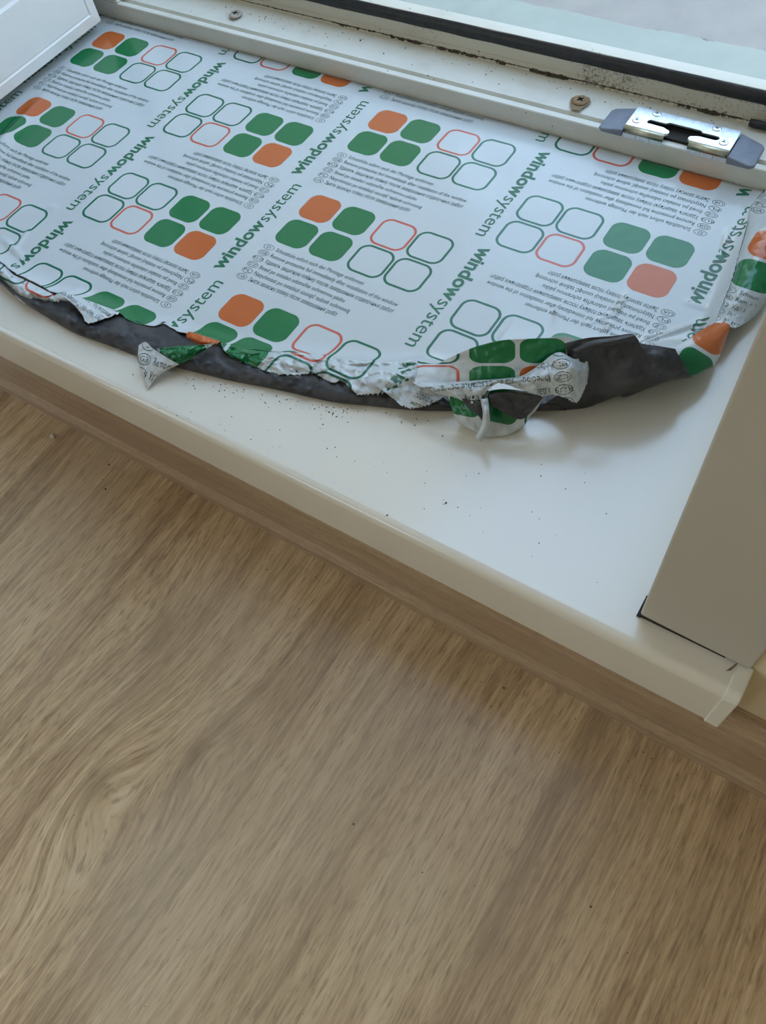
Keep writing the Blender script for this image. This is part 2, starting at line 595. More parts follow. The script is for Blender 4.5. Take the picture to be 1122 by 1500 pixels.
def base_prof(dy):
    yw = WYB + dy
    y1, y2 = yw - 0.38 * S, yw - 0.49 * S
    return ([(yw, 0.0), (yw, zt)] + arc(yw - 0.12 * S, zt - 0.10 * S, 0.10 * S, 90, 160, 5)
            + [(y1 + 0.05 * S, zt - 0.35 * S), (y1, zt - 0.7 * S), (y1, 0.62 * S), (y1 + 0.015 * S, 0.56 * S), (y1 - 0.01 * S, 0.50 * S), (y2, 0.30 * S), (y2 - 0.01 * S, 0.0)])


v, f = extrude_profile(base_prof(0.0), RX0, RX1, 0.0, 2)
obj('baseboard_front', v, f, BASE_M, kind='structure')

# balcony beyond the frame
BZ = ZS - 2.0 * S
v, f = box_vf(RX0 - 1.0, RX1 + 1.0, YB, 1.35, BZ - 0.1, BZ)
obj('floor_balcony', v, f, BALC_M, kind='structure')
v, f = box_vf(RX0 - 1.0, RX1 + 1.0, 1.25, 1.35, BZ, 0.55)
obj('wall_balcony', v, f, PARA_M, kind='structure')

# unseen side wall, added to block the sky's reflection in the film
v, f = box_vf(-0.45, -0.33, YB, 1.25, BZ, 2.55)
obj('sky_block_wall', v, f, PARA_M, kind='structure')
win2 = empty('added_window_back', (bx0, RY0 - 0.08, bz0), kind='structure')  # unseen back window, added to light the sill nose and baseboard
for (a0, a1, z0, z1) in ((bx0, bx1, bz0, bz0 + 0.06), (bx0, bx1, bz1 - 0.06, bz1), (bx0, bx0 + 0.06, bz0 + 0.06, bz1 - 0.06), (bx1 - 0.06, bx1, bz0 + 0.06, bz1 - 0.06),
                         ((bx0 + bx1) / 2 - 0.04, (bx0 + bx1) / 2 + 0.04, bz0 + 0.06, bz1 - 0.06)):
    v, f = box_vf(a0, a1, RY0 - 0.11, RY0 - 0.05, z0, z1)
    obj('added_window_frame', v, f, SASH_M, win2)

# unseen left window, added to brighten the room and floor
win = empty('added_window_left', (RX0 - 0.08, wy0, wz0), kind='structure')
fw = 0.06
for (a0, a1, z0, z1) in ((wy0, wy1, wz0, wz0 + fw), (wy0, wy1, wz1 - fw, wz1), (wy0, wy0 + fw, wz0 + fw, wz1 - fw), (wy1 - fw, wy1, wz0 + fw, wz1 - fw),
                         ((wy0 + wy1) / 2 - 0.04, (wy0 + wy1) / 2 + 0.04, wz0 + fw, wz1 - fw)):
    v, f = box_vf(RX0 - 0.11, RX0 - 0.05, a0, a1, z0, z1)
    obj('added_window_frame', v, f, SASH_M, win)

# ---------------------------------------------------------------- door frame (bottom member, jambs, gasket)
FX0, FX1 = -2.75, 21.2
HL, HW, HG = 0.50, 1.0, 1.32
door = empty('door_1', U(0, 1.08, 0), kind='structure')


def prof(pts):
    return [(y * S, h * S + ZS) for y, h in pts]


FR = prof([(1.08, -0.6), (1.08, HL - 0.02), (1.10, HL), (1.26, HL), (1.28, HL - 0.12), (1.41, HL - 0.12), (1.45, HL - 0.02),
           (2.46, HL + 0.05), (2.51, HL + 0.10), (2.52, HW - 0.30), (2.54, HW - 0.29), (2.54, HW - 0.27), (2.53, HW), (2.60, HW + 0.02), (2.60, HG - 0.06), (2.55, HG - 0.03), (2.57, HG),
           (2.90, HG + 0.01), (2.92, HG - 0.02), (2.92, -2.2), (1.5, -2.2), (1.5, -0.6)])
v, f = extrude_profile(FR, FX0 * S, FX1 * S)
obj('frame_bottom', v, f, FRAME_M, door)
# line of grime in the inner corner of the rebate
V, F = [], []
n = 900
for i in range(n + 1):
    x = 2.5 + (19.2 - 2.5) * i / n
    fine = noise.fractal(Vector((x * 11, 1.7, 0)), 0.6, 2.2, 4)
    blot = noise.fractal(Vector((x * 1.6, 7.7, 0)), 0.8, 2.0, 3)
    grow = min(1, max(0, (x - 3.5) / 8)) * (1.0 if x < 15.3 else 0.7)
    w = (0.006 + 0.085 * max(0, blot + 0.15) * grow) + 0.022 * fine
    if fine + 0.9 * blot < -0.28:
        w = 0.0
    w = max(w, 0.0008)
    up_ = max(0.001, 0.03 * noise.fractal(Vector((x * 9, 4.7, 0)), 0.7, 2.0, 3) + 0.3 * w - 0.004)
    V += [U(x, 2.500 - w, HL + 0.090 if w < 0.03 else HL + 0.058), U(x, 2.498, HL + 0.095), U(x, 2.509, HL + 0.10 + up_)]
for i in range(n):
    a = i * 3
    F += [(a, a + 3, a + 4, a + 1), (a + 1, a + 4, a + 5, a + 2)]
obj('grime_line', V, F, GRIT_M, door, label='dark mould line along the rebate corner')
# black seal along the stop
gp = prof([(2.61, HW + 0.0), (2.51, HW + 0.01), (2.46, HW + 0.08), (2.46, HW + 0.17), (2.50, HW + 0.25), (2.55, HW + 0.31), (2.61, HW + 0.31)])
n = 140
V, F = [], []
m = len(gp)
for i in range(n + 1):
    x = (0.2 + (20.6 - 0.2) * i / n) * S
    for j, (y, z) in enumerate(gp):
        w = 0.014 * S * noise.noise(Vector((x * 40, j * 2.1, 0)))
        V.append((x, y + w, z + w))
for i in range(n):
    for j in range(m):
        a, c = i * m + j, i * m + (j + 1) % m
        F.append((a, c, c + m, a + m))
obj('seal', V, F, RUBBER_M, door, smooth=True)
# loose end of a second seal in the rebate, lock side
v, f = tube([U(18.66, 2.36, HL + 0.15), U(18.8, 2.36, HL + 0.15), U(20.6, 2.36, HL + 0.15)], [0.08 * S, 0.09 * S, 0.09 * S], 10)
obj('seal_stub', v, f, RUBBER_M, door, smooth=True)
# jambs
v, f = join([box_vf(FX0 * S, -0.35 * S, 1.08 * S, 2.53 * S, ZS + HL * S, OTOP), box_vf(FX0 * S, 0.05 * S, 2.53 * S, 2.91 * S, ZS + HL * S, OTOP)])
obj('frame_jamb', v, f, FRAME_M, door, bevel=0.0012)
v, f = join([box_vf(20.75 * S, FX1 * S, 1.08 * S, 2.53 * S, ZS + HL * S, OTOP), box_vf(20.3 * S, FX1 * S, 2.53 * S, 2.91 * S, ZS + HL * S, OTOP)])
obj('frame_jamb', v, f, FRAME_M, door, bevel=0.0012)
v, f = box_vf(FX0 * S, FX1 * S, 1.08 * S, 2.91 * S, OTOP - 0.05, OTOP)
obj('frame_head', v, f, FRAME_M, door)


def screw(name, c, r, mat, parent, ang=0.4, h=0.0016, **kw):
    """pan/countersunk head with a cross recess"""
    c = Vector(c)
    V, F = [], []
    n = 28
    rings = [(1.0, 0.0), (1.0, 0.35), (0.86, 0.8), (0.55, 1.0)]
    for rr, hh in rings:
        for j in range(n):
            t = 2 * math.pi * j / n
            V.append(c + Vector((r * rr * math.cos(t), r * rr * math.sin(t), h * hh)))
    # cross recess: inner ring is a plus shape, sunk centre
    w, L = 0.13 * r, 0.46 * r
    plus = [(w, w), (w, L), (-w, L), (-w, w), (-L, w), (-L, -w), (-w, -w), (-w, -L), (w, -L), (w, -w), (L, -w), (L, w)]
    k0 = len(V)
    ca, sa = math.cos(ang), math.sin(ang)
    for (x, y) in plus:
        V.append(c + Vector((x * ca - y * sa, x * sa + y * ca, h * 1.02)))
    k1 = len(V)
    for (x, y) in plus:
        V.append(c + Vector(((x * ca - y * sa) * 0.8, (x * sa + y * ca) * 0.8, h * 0.1)))
    for q in range(len(rings) - 1):
        for j in range(n):
            F.append((q * n + j, q * n + (j + 1) % n, (q + 1) * n + (j + 1) % n, (q + 1) * n + j))
    # bridge last ring to plus outline with a triangle strip by angle
    last = [(3 * n + j, 2 * math.pi * j / n) for j in range(n)]
    pa = [(k0 + i, (math.atan2(y, x) + ang) % (2 * math.pi)) for i, (x, y) in enumerate(plus)]
    for j in range(n):
        am = (2 * math.pi * (j + 0.5) / n)
        best = min(pa, key=lambda q: abs((q[1] - am + math.pi) % (2 * math.pi) - math.pi))
        F.append((3 * n + j, 3 * n + (j + 1) % n, best[0]))
    for i in range(12):
        i2 = (i + 1) % 12
        am = [(last[j][0], abs((last[j][1] - ((pa[i][1] + ((pa[i2][1] - pa[i][1] + math.pi) % (2 * math.pi) - math.pi) / 2)) + math.pi) % (2 * math.pi) - math.pi)) for j in range(n)]
        F.append((k0 + i, k0 + i2, min(am, key=lambda q: q[1])[0]))
        F.append((k0 + i, k0 + i2, k1 + i2, k1 + i))
    F.append(tuple(range(k1, k1 + 12)))
    fm = [0] * len(F)
    nd = 13
    for i in range(len(F) - 1):
        if all(q >= k0 for q in F[i]):
            fm[i] = 1
    fm[-1] = 1
    return obj(name, V, F, [mat, GAP_M], parent, fmat=fm, **kw)


p1 = P(345, 21.5, HL + 0.06)
p2 = P(850, 148, HL + 0.06)
screw('screw', p1, 0.20 * S, SCREW_M, door, 0.3, label='tan countersunk frame screw')
screw('screw', p2, 0.19 * S, RUST_M, door, 0.9, label='rusty frame screw in a ring of grime')
# ring of grime around the rusty screw
V, F = [], []
n = 40
for j in range(n):
    t = 2 * math.pi * j / n
    ro = 0.25 * S * (1 + 0.22 * noise.noise(Vector((math.cos(t) * 2, math.sin(t) * 2, 4))) + (0.45 if -2.0 < (t - math.pi * 2) < -1.0 else 0))
    for rr in (0.16 * S, ro):
        V.append(Vector(p2) + Vector((rr * math.cos(t), rr * math.sin(t), 0.0002 - 0.012 * S)))
for j in range(n):
    a, c = 2 * j, 2 * ((j + 1) % n)
    F.append((a, a + 1, c + 1, c))
obj('grime_ring', V, F, BROWN_M, door)

# ---------------------------------------------------------------- sill with end caps
sill = empty('threshold_sill', U(10, -5, -0.02), label='white plastic threshold sill with rounded nose below the balcony door', cat='sill')
R = 0.20
NY = -10.33


def sill_prof(g=0.0):
    top, bot = -0.02 + g, NOSE_B - g
    pts = [(1.08, top)] + [(NY + R - g + R * math.cos(math.radians(a)), top - R + R * math.sin(math.radians(a))) for a in range(90, 181, 9)]
    pts += [(NY - g, bot + 0.06), (NY - g + 0.06, bot), (NY + 0.35, bot), (NY + 0.38, -0.62), (1.08, -0.62)]
    return pts


v, f = extrude_profile(prof(sill_prof()), -4.6 * S, 23.04 * S)
o = obj('sill_board', v, f, SILL_M, sill, smooth=True)
md = o.modifiers.new('norm', 'EDGE_SPLIT')
md.split_angle = math.radians(30)
CAPP = [(-9.72, 0.02)] + [(y, h) for (y, h) in sill_prof(0.035)[1:12]] + [(NY - 0.035, NOSE_B + 0.02), (NY + 0.02, NOSE_B - 0.04), (NY + 0.40, NOSE_B - 0.04), (NY + 0.56, -0.75), (-9.72, -0.7)]
for x0, x1 in ((23.0, 23.25), (-4.8, -4.56)):
    v, f = extrude_profile(prof([(y if y > -9.2 else y, h) for y, h in CAPP]), x0 * S, x1 * S)
    cap = obj('end_cap', v, f, CAP_M, sill, bevel=0.0009, label='pale plastic cap closing the sill end')
    if x0 > 0:
        V = [P(1063, 983, 0.03), P(1071, 982, 0.03), P(1078, 975.5, 0.03), P(1081, 972, 0.05), P(1077, 972.5, 0.05), P(1070, 978, 0.03)]
        V = V + [q + Vector((0, 0, 0.0007)) for q in V]
        obj('torn_sliver', V, [(6, 7, 8, 9, 10, 11), (0, 5, 4, 3, 2, 1)] + [(i, (i + 1) % 6, 6 + (i + 1) % 6, 6 + i) for i in range(6)], BROWN_M, cap, label='brown torn sliver where the cap has split')

# ---------------------------------------------------------------- open door leaf (left)
leaf = empty('door_leaf', U(-1.6, -9, 0.3), label='white plastic balcony door leaf standing open beside the film', cat='door')
LZ0, LZ1 = ZS + 0.30 * S, 2.08
LY0, LY1 = 0.42 * S, -20.5 * S                 # hinge stile edge, free edge
LXF, LXB = -0.55 * S, -2.55 * S
LSH = 0.0


def rail(y0, y1, z0, z1, wz, name):
    pass


# profile of one member: (x, d) with d measured from the outer edge inward (units)
LP = [(-2.55, 0.0), (-0.56, 0.0), (-0.48, 0.05), (-0.46, 0.33), (-0.49, 0.37), (-0.48, 0.42), (-0.48, 1.76), (-0.56, 1.82), (-0.58, 2.5), (-0.85, 2.62), (-1.0, 2.95), (-1.9, 2.95), (-2.55, 2.6)]


def frame_member(p, q, d_in, name):
    """p,q outer corners; mitred; inward directions handled by corner offsets"""
    V, F = [], []
    m = len(LP)
    for (c, iny, inz) in (p, q):
        for (x, d) in LP:
            V.append(((x + LSH) * S, c[0] + iny * d * S, c[1] + inz * d * S))
    for j in range(m):
        F.append((j, (j + 1) % m, m + (j + 1) % m, m + j))
    F.append(tuple(range(m)))
    F.append(tuple(range(2 * m - 1, m - 1, -1)))
    return obj(name, V, F, SASH_M, leaf)


A_ = ((LY0, LZ0), -1, 1)
B_ = ((LY1, LZ0), 1, 1)
C_ = ((LY1, LZ1), 1, -1)
D_ = ((LY0, LZ1), -1, -1)
frame_member(A_, B_, 0, 'bottom_rail')
frame_member(D_, A_, 0, 'stile')
frame_member(B_, C_, 0, 'stile')
frame_member(C_, D_, 0, 'top_rail')
v, f = box_vf(-1.75 * S, -1.15 * S, LY1 + 2.9 * S, LY0 - 2.9 * S, LZ0 + 2.9 * S, LZ1 - 2.9 * S)
obj('glass_pane', v, f, GLASS_M, leaf)
v, f = join([box_vf(-1.12 * S, -0.98 * S, LY1 + 2.7 * S, LY0 - 2.7 * S, LZ0 + 2.93 * S, LZ0 + 3.08 * S)])
obj('glazing_seal', v, f, RUBBER_M, leaf)

# ---------------------------------------------------------------- striker plate
st = empty('striker_plate', U(17.4, 1.5, HL), label='zinc steel striker plate with grey ends screwed to the frame', cat='striker')
ZT = 0.72
X0, X1, Y0, Y1 = 16.18, 18.64, 1.15, 1.89


def flat_poly(name, pts, z0, z1, mat, parent, bevel=0.0006, **kw):
    bm = bmesh.new()
    vs = [bm.verts.new(U(x, y, z1) - world_loc(parent)) for x, y in pts]
    fc = bm.faces.new(vs)
    if fc.normal.z < 0:
        fc.normal_flip()
    r = bmesh.ops.extrude_face_region(bm, geom=[fc])
    for e in r['geom']:
        if isinstance(e, bmesh.types.BMVert):
            e.co.z -= (z1 - z0) * S
    bmesh.ops.recalc_face_normals(bm, faces=bm.faces)
    me = bpy.data.meshes.new(name)
    bm.to_mesh(me)
    bm.free()
    me.materials.append(mat)
    o = bpy.data.objects.new(name, me)
    COL.objects.link(o)
    o.parent = parent
    if bevel:
        md = o.modifiers.new('bevel', 'BEVEL')
        md.width = bevel
        md.segments = 2
        md.limit_method = 'ANGLE'
        md.angle_limit = math.radians(40)
    return tag(o, **kw)


yc = 1.45                                      # slot centre line


def rnd(cx, cy, r, a0, a1, n=6):
    return [(cx + r * math.cos(math.radians(a0 + (a1 - a0) * i / n)), cy + r * math.sin(math.radians(a0 + (a1 - a0) * i / n))) for i in range(n + 1)]


outline = [(X0, Y0), (17.10, Y0)] + rnd(17.12, Y0 + 0.09, 0.09, -90, 90) + [(17.02, yc - 0.075)] + [(16.68, yc - 0.075)] + rnd(16.68, yc, 0.075, 270, 90, 8)
outline += [(17.02, yc + 0.075), (17.09, yc + 0.135), (17.80, yc + 0.135), (17.87, yc + 0.075)]
outline += rnd(18.21, yc, 0.075, 90, -90, 8) + [(17.87, yc - 0.075), (17.78, yc - 0.10)] + rnd(17.74, Y0 + 0.09, 0.09, 90, 270) + [(17.76, Y0), (X1, Y0), (X1, Y1), (X0, Y1)]
flat_poly('plate', outline, ZT - 0.06, ZT, STEEL_M, st)
for xa, xb in ((X0, 17.14), (17.72, X1)):
    v, f = extrude_profile(prof([(Y0 + 0.02, ZT - 0.06), (Y0 + 0.0, ZT - 0.01), (Y0 - 0.06, ZT - 0.06), (Y0 - 0.085, ZT - 0.16), (Y0 - 0.07, ZT - 0.16), (Y0 - 0.03, ZT - 0.06)]), xa * S, xb * S)
    obj('rolled_lip', v, f, BRASS_M, st, smooth=True)
    for q in range(3):
        w = (xb - xa) / 3
        v, f = box_vf((xa + q * w + 0.006) * S, (xa + (q + 1) * w - 0.006) * S, (Y0 - 0.085) * S, (Y0 - 0.05) * S, ZS + (HL - 0.04) * S, ZS + (ZT - 0.16) * S)
        obj('hook_lug', v, f, STEEL_M, st)
v, f = box_vf((X0 + 0.05) * S, (X1 - 0.05) * S, (Y0 + 0.12) * S, (Y1 - 0.02) * S, ZS + (HL - 0.02) * S, ZS + (HL + 0.06) * S)
obj('base_tray', v, f, GAP_M, st)
for xx in (X0 + 0.02, X1 - 0.08):
    v, f = box_vf(xx * S, (xx + 0.06) * S, (Y0 + 0.0) * S, Y1 * S, ZS + (HL - 0.02) * S, ZS + (ZT - 0.05) * S)
    obj('side_web', v, f, GAP_M, st)
for (xo, xi, sgn) in ((15.57, 16.18, 1), (19.26, 18.64, -1)):
    pts = [(xi, 1.02), (xo + 0.10 * sgn, 1.02), (xo, 1.10), (xo + 0.02 * sgn, 1.78), (xo + 0.1 * sgn, 1.86), (xi, 1.93)]
    o = flat_poly('plastic_end', pts, HL - 0.03, HL + 0.15, GREYP_M, st, 0.0009, label='grey plastic ramp end')
    me = o.data
    for vt in me.vertices:                      # slope down to the outer end
        wx = (vt.co.x + world_loc(st).x) / S
        t = abs(wx - xi) / abs(xo - xi)
        if vt.co.z + world_loc(st).z > ZS + (HL + 0.05) * S:
            vt.co.z -= 0.11 * S * t
for (sx, sy) in ((16.37, 1.37), (16.69, 1.77), (18.11, 1.77), (18.42, 1.35)):
    screw('screw', U(sx, sy, ZT - 0.005), 0.105 * S, STEEL_M, st, random.random(), 0.0008)

# ---------------------------------------------------------------- the protective film
FB = f2w(11, -4.5, 0)
flm = empty('protective_film', FB, label='crumpled white protective film printed with green and orange squares on the sill', cat='film')
FT = 0.00018
PATCH = []                                     # (uv verts, world verts, tri/quads) for laying print on the film


def reg(uvs, verts, faces, ink=True):
    if ink:
        PATCH.append((uvs, verts, faces))


def catmull(pts, t):
    n = len(pts) - 1
    x = t * n
    i = min(int(x), n - 1)
    fr = x - i
    p0, p1, p2, p3 = pts[max(i - 1, 0)], pts[i], pts[i + 1], pts[min(i + 2, n)]
    return tuple(0.5 * ((2 * b2) + (-a + c) * fr + (2 * a - 5 * b2 + 4 * c - d) * fr ** 2 + (-a + 3 * b2 - 3 * c + d) * fr ** 3) for a, b2, c, d in zip(p0, p1, p2, p3))


def poly_len_param(pts, n):
    """resample a px polyline at n points, evenly by length"""
    dense = [catmull(pts, i / 240) for i in range(241)]
    L = [0]
    for a, b2 in zip(dense, dense[1:]):
        L.append(L[-1] + math.hypot(a[0] - b2[0], a[1] - b2[1]) + 1e-6)
    out, j = [], 0
    for i in range(n):
        g = L[-1] * i / (n - 1)
        while j < len(L) - 2 and L[j + 1] < g:
            j += 1
        fr = (g - L[j]) / (L[j + 1] - L[j])
        out.append(tuple(a + (b2 - a) * min(max(fr, 0), 1) for a, b2 in zip(dense[j], dense[j + 1])))
    return out


def crumple(p, seed, amp, freq):
    q = Vector(p) * freq + Vector((seed * 3.7, seed * 1.3, seed * 5.1))
    r = 0.0
    a = 1.0
    for o_ in range(3):
        r += a * (abs(noise.noise(q)) * 2 - 0.5)
        q = q * 2.1
        a *= 0.5
    d = noise.voronoi(Vector(p) * freq * 1.9 + Vector((seed, seed * 2.0, 0)), distance_metric='DISTANCE')[0]
    return (0.55 * r + 0.75 * ((d[1] - d[0]) * 1.1 - 0.35)) * amp


HK = 1.7                                       # the loose folds stand clear of the sill


def tall(rows, k=HK, lift=0.0):
    return [[(x, y, h * k + lift) for x, y, h in r_] for r_ in rows]


def patch(name, rows, mats, uvf, ni=60, nj=18, amp=0.06, freq=130.0, seed=1, ink=True, jag=0.0, hmin=0.012, solid=FT, label=None, parent=None):
    """rows: polylines of (px, py, height) that touch the things around them; returns a real sheet with relief"""
    rr = [poly_len_param(r_, ni) for r_ in rows]
    V, UV = [], []
    for j in range(nj):
        t = j / (nj - 1)
        for i in range(ni):
            px, py, h = catmull([r_[i] for r_ in rr], t)
            e = min(1.0, 4 * min(t, 1 - t) + 0.25)
            if jag and j == nj - 1:
                py += jag * (noise.noise(Vector((i * 0.9, seed, 0))) + 0.6 * noise.noise(Vector((i * 2.7, seed, 3))))
            w = P(px, py, h)
            dz = crumple(w, seed, amp, freq) * e
            h2 = max(h + dz, hmin)
            # keep the pixel direction only approximately: relief also shifts sideways a little
            w = P(px, py, h2)
            V.append(w)
            UV.append(uvf(px, py, h))
    F = []
    for j in range(nj - 1):
        for i in range(ni - 1):
            a = j * ni + i
            F.append((a, a + ni, a + ni + 1, a + 1))
    nz = sum((V[q[1]] - V[q[0]]).cross(V[q[2]] - V[q[0]]).z for q in F)
    if nz < 0:
        F = [q[::-1] for q in F]
    o = obj(name, V, F, mats, parent or flm, smooth=True, uvs=UV, solid=solid)
    if label:
        o['label'] = label
    reg(UV, V, F, ink)
    return o


FM = [FILM_M, UNDER_M]
UM = [UNDER_M, UNDER_M]


def nat(du=0.0, dv=0.0):
    return lambda px, py, h: (lambda q: (q[0] + du, q[1] + dv))(film(px, py, 0.15))


def cell_uv(u0, v0, cx, cy, sx, sy, rot=0.0):
    """flat print around (u0,v0), centred on pixel (cx,cy), sx/sy px per unit"""
    ca, sa = math.cos(rot), math.sin(rot)
    return lambda px, py, h: (u0 + ((px - cx) * ca + (py - cy) * sa) / sx, v0 - (-(px - cx) * sa + (py - cy) * ca) / sy)


OB = (QU, 0.073)                               # an upright group: its orange square
OI = (IU, IV)                                  # an inverted group

# -- main sheet -------------------------------------------------------------
FRONT = [(-90, 345, .1), (0, 383, .12), (20, 399, .14), (39, 408, .16), (59, 418, .18), (73, 427, .2), (84, 430, .24), (92, 428, .26), (110, 434, .24), (140, 445, .2),
         (175, 458, .18), (184, 467, .18), (200, 474, .18), (226, 478, .18), (240, 474, .19), (250, 480, .19), (262, 487, .2), (275, 489, .22), (318, 500, .22), (335, 506, .2), (360, 511, .18),
         (400, 515, .17), (440, 518, .17), (480, 524, .17), (520, 527, .17), (560, 530, .17), (600, 529, .17), (615, 528, .18), (640, 534, .2), (665, 533, .2), (690, 528, .2),
         (735, 526, .2), (800, 528, .2), (850, 530, .2), (900, 530, .22), (945, 522, .5), (975, 516, .8), (990, 510, .98), (1008, 497, .94), (1030, 483, .74), (1046, 474, .58)]
fu = []
for (px, py, h) in FRONT:
    u, v_ = film(px, py, h)
    fu.append((u, v_, h))
for i in range(1, len(fu)):                    # single-valued in u
    if fu[i][0] <= fu[i - 1][0] + 0.01:
        fu[i] = (fu[i - 1][0] + 0.01, fu[i][1], fu[i][2])
FUX = np.array([q[0] for q in fu])
FVX = np.array([q[1] for q in fu])
FHX = np.array([q[2] for q in fu])
# right-hand crease where the film starts to curl: px polyline -> u as a function of v
KC = [(1128, 268, .06), (1100, 302, .08), (1093, 335, .12), (1083, 370, .2), (1072, 410, .3), (1059, 445, .50), (1046, 474, .58)]
kc = sorted([(film(*q)[1], film(*q)[0], q[2]) for q in KC])
KV = np.array([q[0] for q in kc])
KU = np.array([q[1] for q in kc])
KH = np.array([q[2] for q in kc])


def sheet_h(u, v):
    vf = np.interp(u, FUX, FVX)
    hf = np.interp(u, FUX, FHX)
    d = max(v - vf, 0)
    wdt = 0.55 if u < 16.5 else 1.5
    h = 0.02 + (hf - 0.02) * max(0.0, 1 - d / wdt) ** 2
    # rise towards the right crease
    uk, hk = np.interp(v, KV, KU), np.interp(v, KV, KH)
    dk = max(uk - u, 0)
    h = max(h, 0.02 + (hk - 0.02) * max(0.0, 1 - dk / 0.32) ** 2)
    # creased bulge by the door leaf
    lu, lv = u - 0.75, v + 5.0
    h += 0.16 * math.exp(-(lu * 1.0 + lv * 0.25) ** 2 / 0.10) * math.exp(-lv ** 2 / 2.2)
    h += 0.014 * (noise.noise(Vector((u * 0.8, v * 0.8, 0))) + 1) + 0.004 * noise.noise(Vector((u * 4, v * 4, 2)))
    # fine crossing creases on the right half
    for (ax, ay, bx, by, amp, wd) in CREASE:
        t = ((u - ax) * (bx - ax) + (v - ay) * (by - ay)) / ((bx - ax) ** 2 + (by - ay) ** 2)
        if -0.1 < t < 1.1:
            tt = min(max(t, 0), 1)
            dd = math.hypot(u - ax - tt * (bx - ax), v - ay - tt * (by - ay))
            if dd < 3 * wd:
                h += amp * math.exp(-(dd / wd) ** 2) * math.sin(math.pi * min(max(tt, 0.05), 0.95))
    return h


def seg(p, q, amp, wd):
    a, b2 = film(*p, .05), film(*q, .05)
    return (a[0], a[1], b2[0], b2[1], amp, wd)


CREASE = [seg((935, 508), (1035, 467), 0.07, 0.05), seg((920, 425), (895, 470), 0.05, 0.07), (seg((895, 470), (885, 490), 0.05, 0.06)),
          seg((818, 440), (812, 480), 0.03, 0.04), seg((1055, 375), (1068, 330), 0.05, 0.07), seg((850, 480), (905, 455), 0.03, 0.05),
          seg((0, 345), (40, 385), 0.07, 0.06), seg((60, 300), (85, 305), 0.04, 0.03), seg((20, 370), (45, 330), 0.05, 0.05), seg((1000, 440), (1045, 455), 0.05, 0.05)]
NU, NVR = 760, 90
U0, U1 = -1.55, float(FUX[-1])
V, UV = [], []
VBK = lambda u: 1.05 / c_ + u * s_ / c_        # along the frame lip (sill y = 0.80)
for i in range(NU):
    u = U0 + (U1 - U0) * i / (NU - 1)
    vf = float(np.interp(u, FUX, FVX))
    torn = 0.018 * noise.noise(Vector((u * 14, 1, 0))) + 0.03 * noise.noise(Vector((u * 5, 9, 0)))
    vf += torn
    vb = VBK(u)
    for j in range(NVR):
        t = j / (NVR - 1)
        v_ = vf + (vb - vf) * (t ** 1.35)
        # trim at the right crease
        ul = u
        uk = float(np.interp(v_, KV, KU))
        ul = min(u, uk)
        V.append(f2w(ul, v_, sheet_h(ul, v_)))
        UV.append((ul, v_))
F = []
for i in range(NU - 1):
    for j in range(NVR - 1):
        a = i * NVR + j
        q = (a, a + NVR, a + NVR + 1, a + 1)
        if (Vector(V[a]) - Vector(V[a + NVR])).length > 1e-6 or (Vector(V[a + 1]) - Vector(V[a + NVR + 1])).length > 1e-6:
            F.append(q)
o = obj('film_sheet', V, F, FM, flm, smooth=True, uvs=UV, solid=FT)
reg(UV, V, F)

# -- dark underside rolled up along the front edge ---------------------------
LOW = [(-80, 384), (-10, 408), (22, 434), (39, 446), (75, 468), (110, 488), (146, 501), (178, 513), (203, 522), (270, 541), (315, 552), (340, 558), (411, 572), (483, 588), (536, 594), (607, 601), (660, 602), (740, 603), (830, 601)]
TOPR = [(-80, 374), (-10, 398), (20, 428), (45, 432), (80, 437), (112, 448), (135, 464), (160, 462), (180, 465), (226, 476), (241, 471), (262, 484), (284, 500), (340, 510), (411, 524), (483, 538), (560, 552), (660, 566), (740, 574), (830, 575)]
roll_rows = [
    [(x, y, .16) for x, y in TOPR],
    [(x * .62 + a * .38, y * .62 + b2 * .38, .24) for (x, y), (a, b2) in zip(poly_len_param(TOPR, 30), poly_len_param(LOW, 30))],
    [(x * .36 + a * .64, y * .36 + b2 * .64, .25) for (x, y), (a, b2) in zip(poly_len_param(TOPR, 30), poly_len_param(LOW, 30))],
    [(x * .12 + a * .88, y * .12 + b2 * .88, .16) for (x, y), (a, b2) in zip(poly_len_param(TOPR, 30), poly_len_param(LOW, 30))],
    [(x, y, .02) for x, y in LOW],
    [(x, y - 9, .013) for x, y in LOW],
]
patch('rolled_underside', roll_rows, UM, nat(), 300, 30, 0.07, 70, 3, ink=False, label='dark grey underside of the film rolled along the torn edge')

# -- torn flaps --------------------------------------------------------------
patch('torn_flap', [[(-60, 365, .06), (0, 385, .1), (20, 402, .12), (39, 411, .15), (60, 422, .2), (78, 431, .24)],
                    [(-60, 380, .3), (0, 398, .36), (20, 414, .36), (40, 425, .36), (60, 432, .32), (80, 437, .3)],
                    [(-60, 390, .08), (0, 412, .1), (18, 429, .1), (33, 443, .1), (55, 443, .14), (79, 443, .2)]], FM, nat(0.6, -0.9), 60, 18, 0.10, 110, 4, jag=3)
patch('torn_flap', [[(78, 434, .24), (92, 427, .36), (110, 433, .3), (140, 444, .24), (176, 457, .18)],
                    [(77, 439, .24), (95, 436, .42), (113, 447, .40), (140, 456, .34), (174, 458, .22)],
                    [(76, 444, .2), (98, 440, .36), (119, 459, .34), (128, 473, .32), (152, 467, .28), (174, 459, .22)]], FM, cell_uv(OI[0] - 0.95, OI[1] + 1.80, 137, 455, 50, 60, 0.62), 60, 20, 0.04, 100, 5, jag=3)


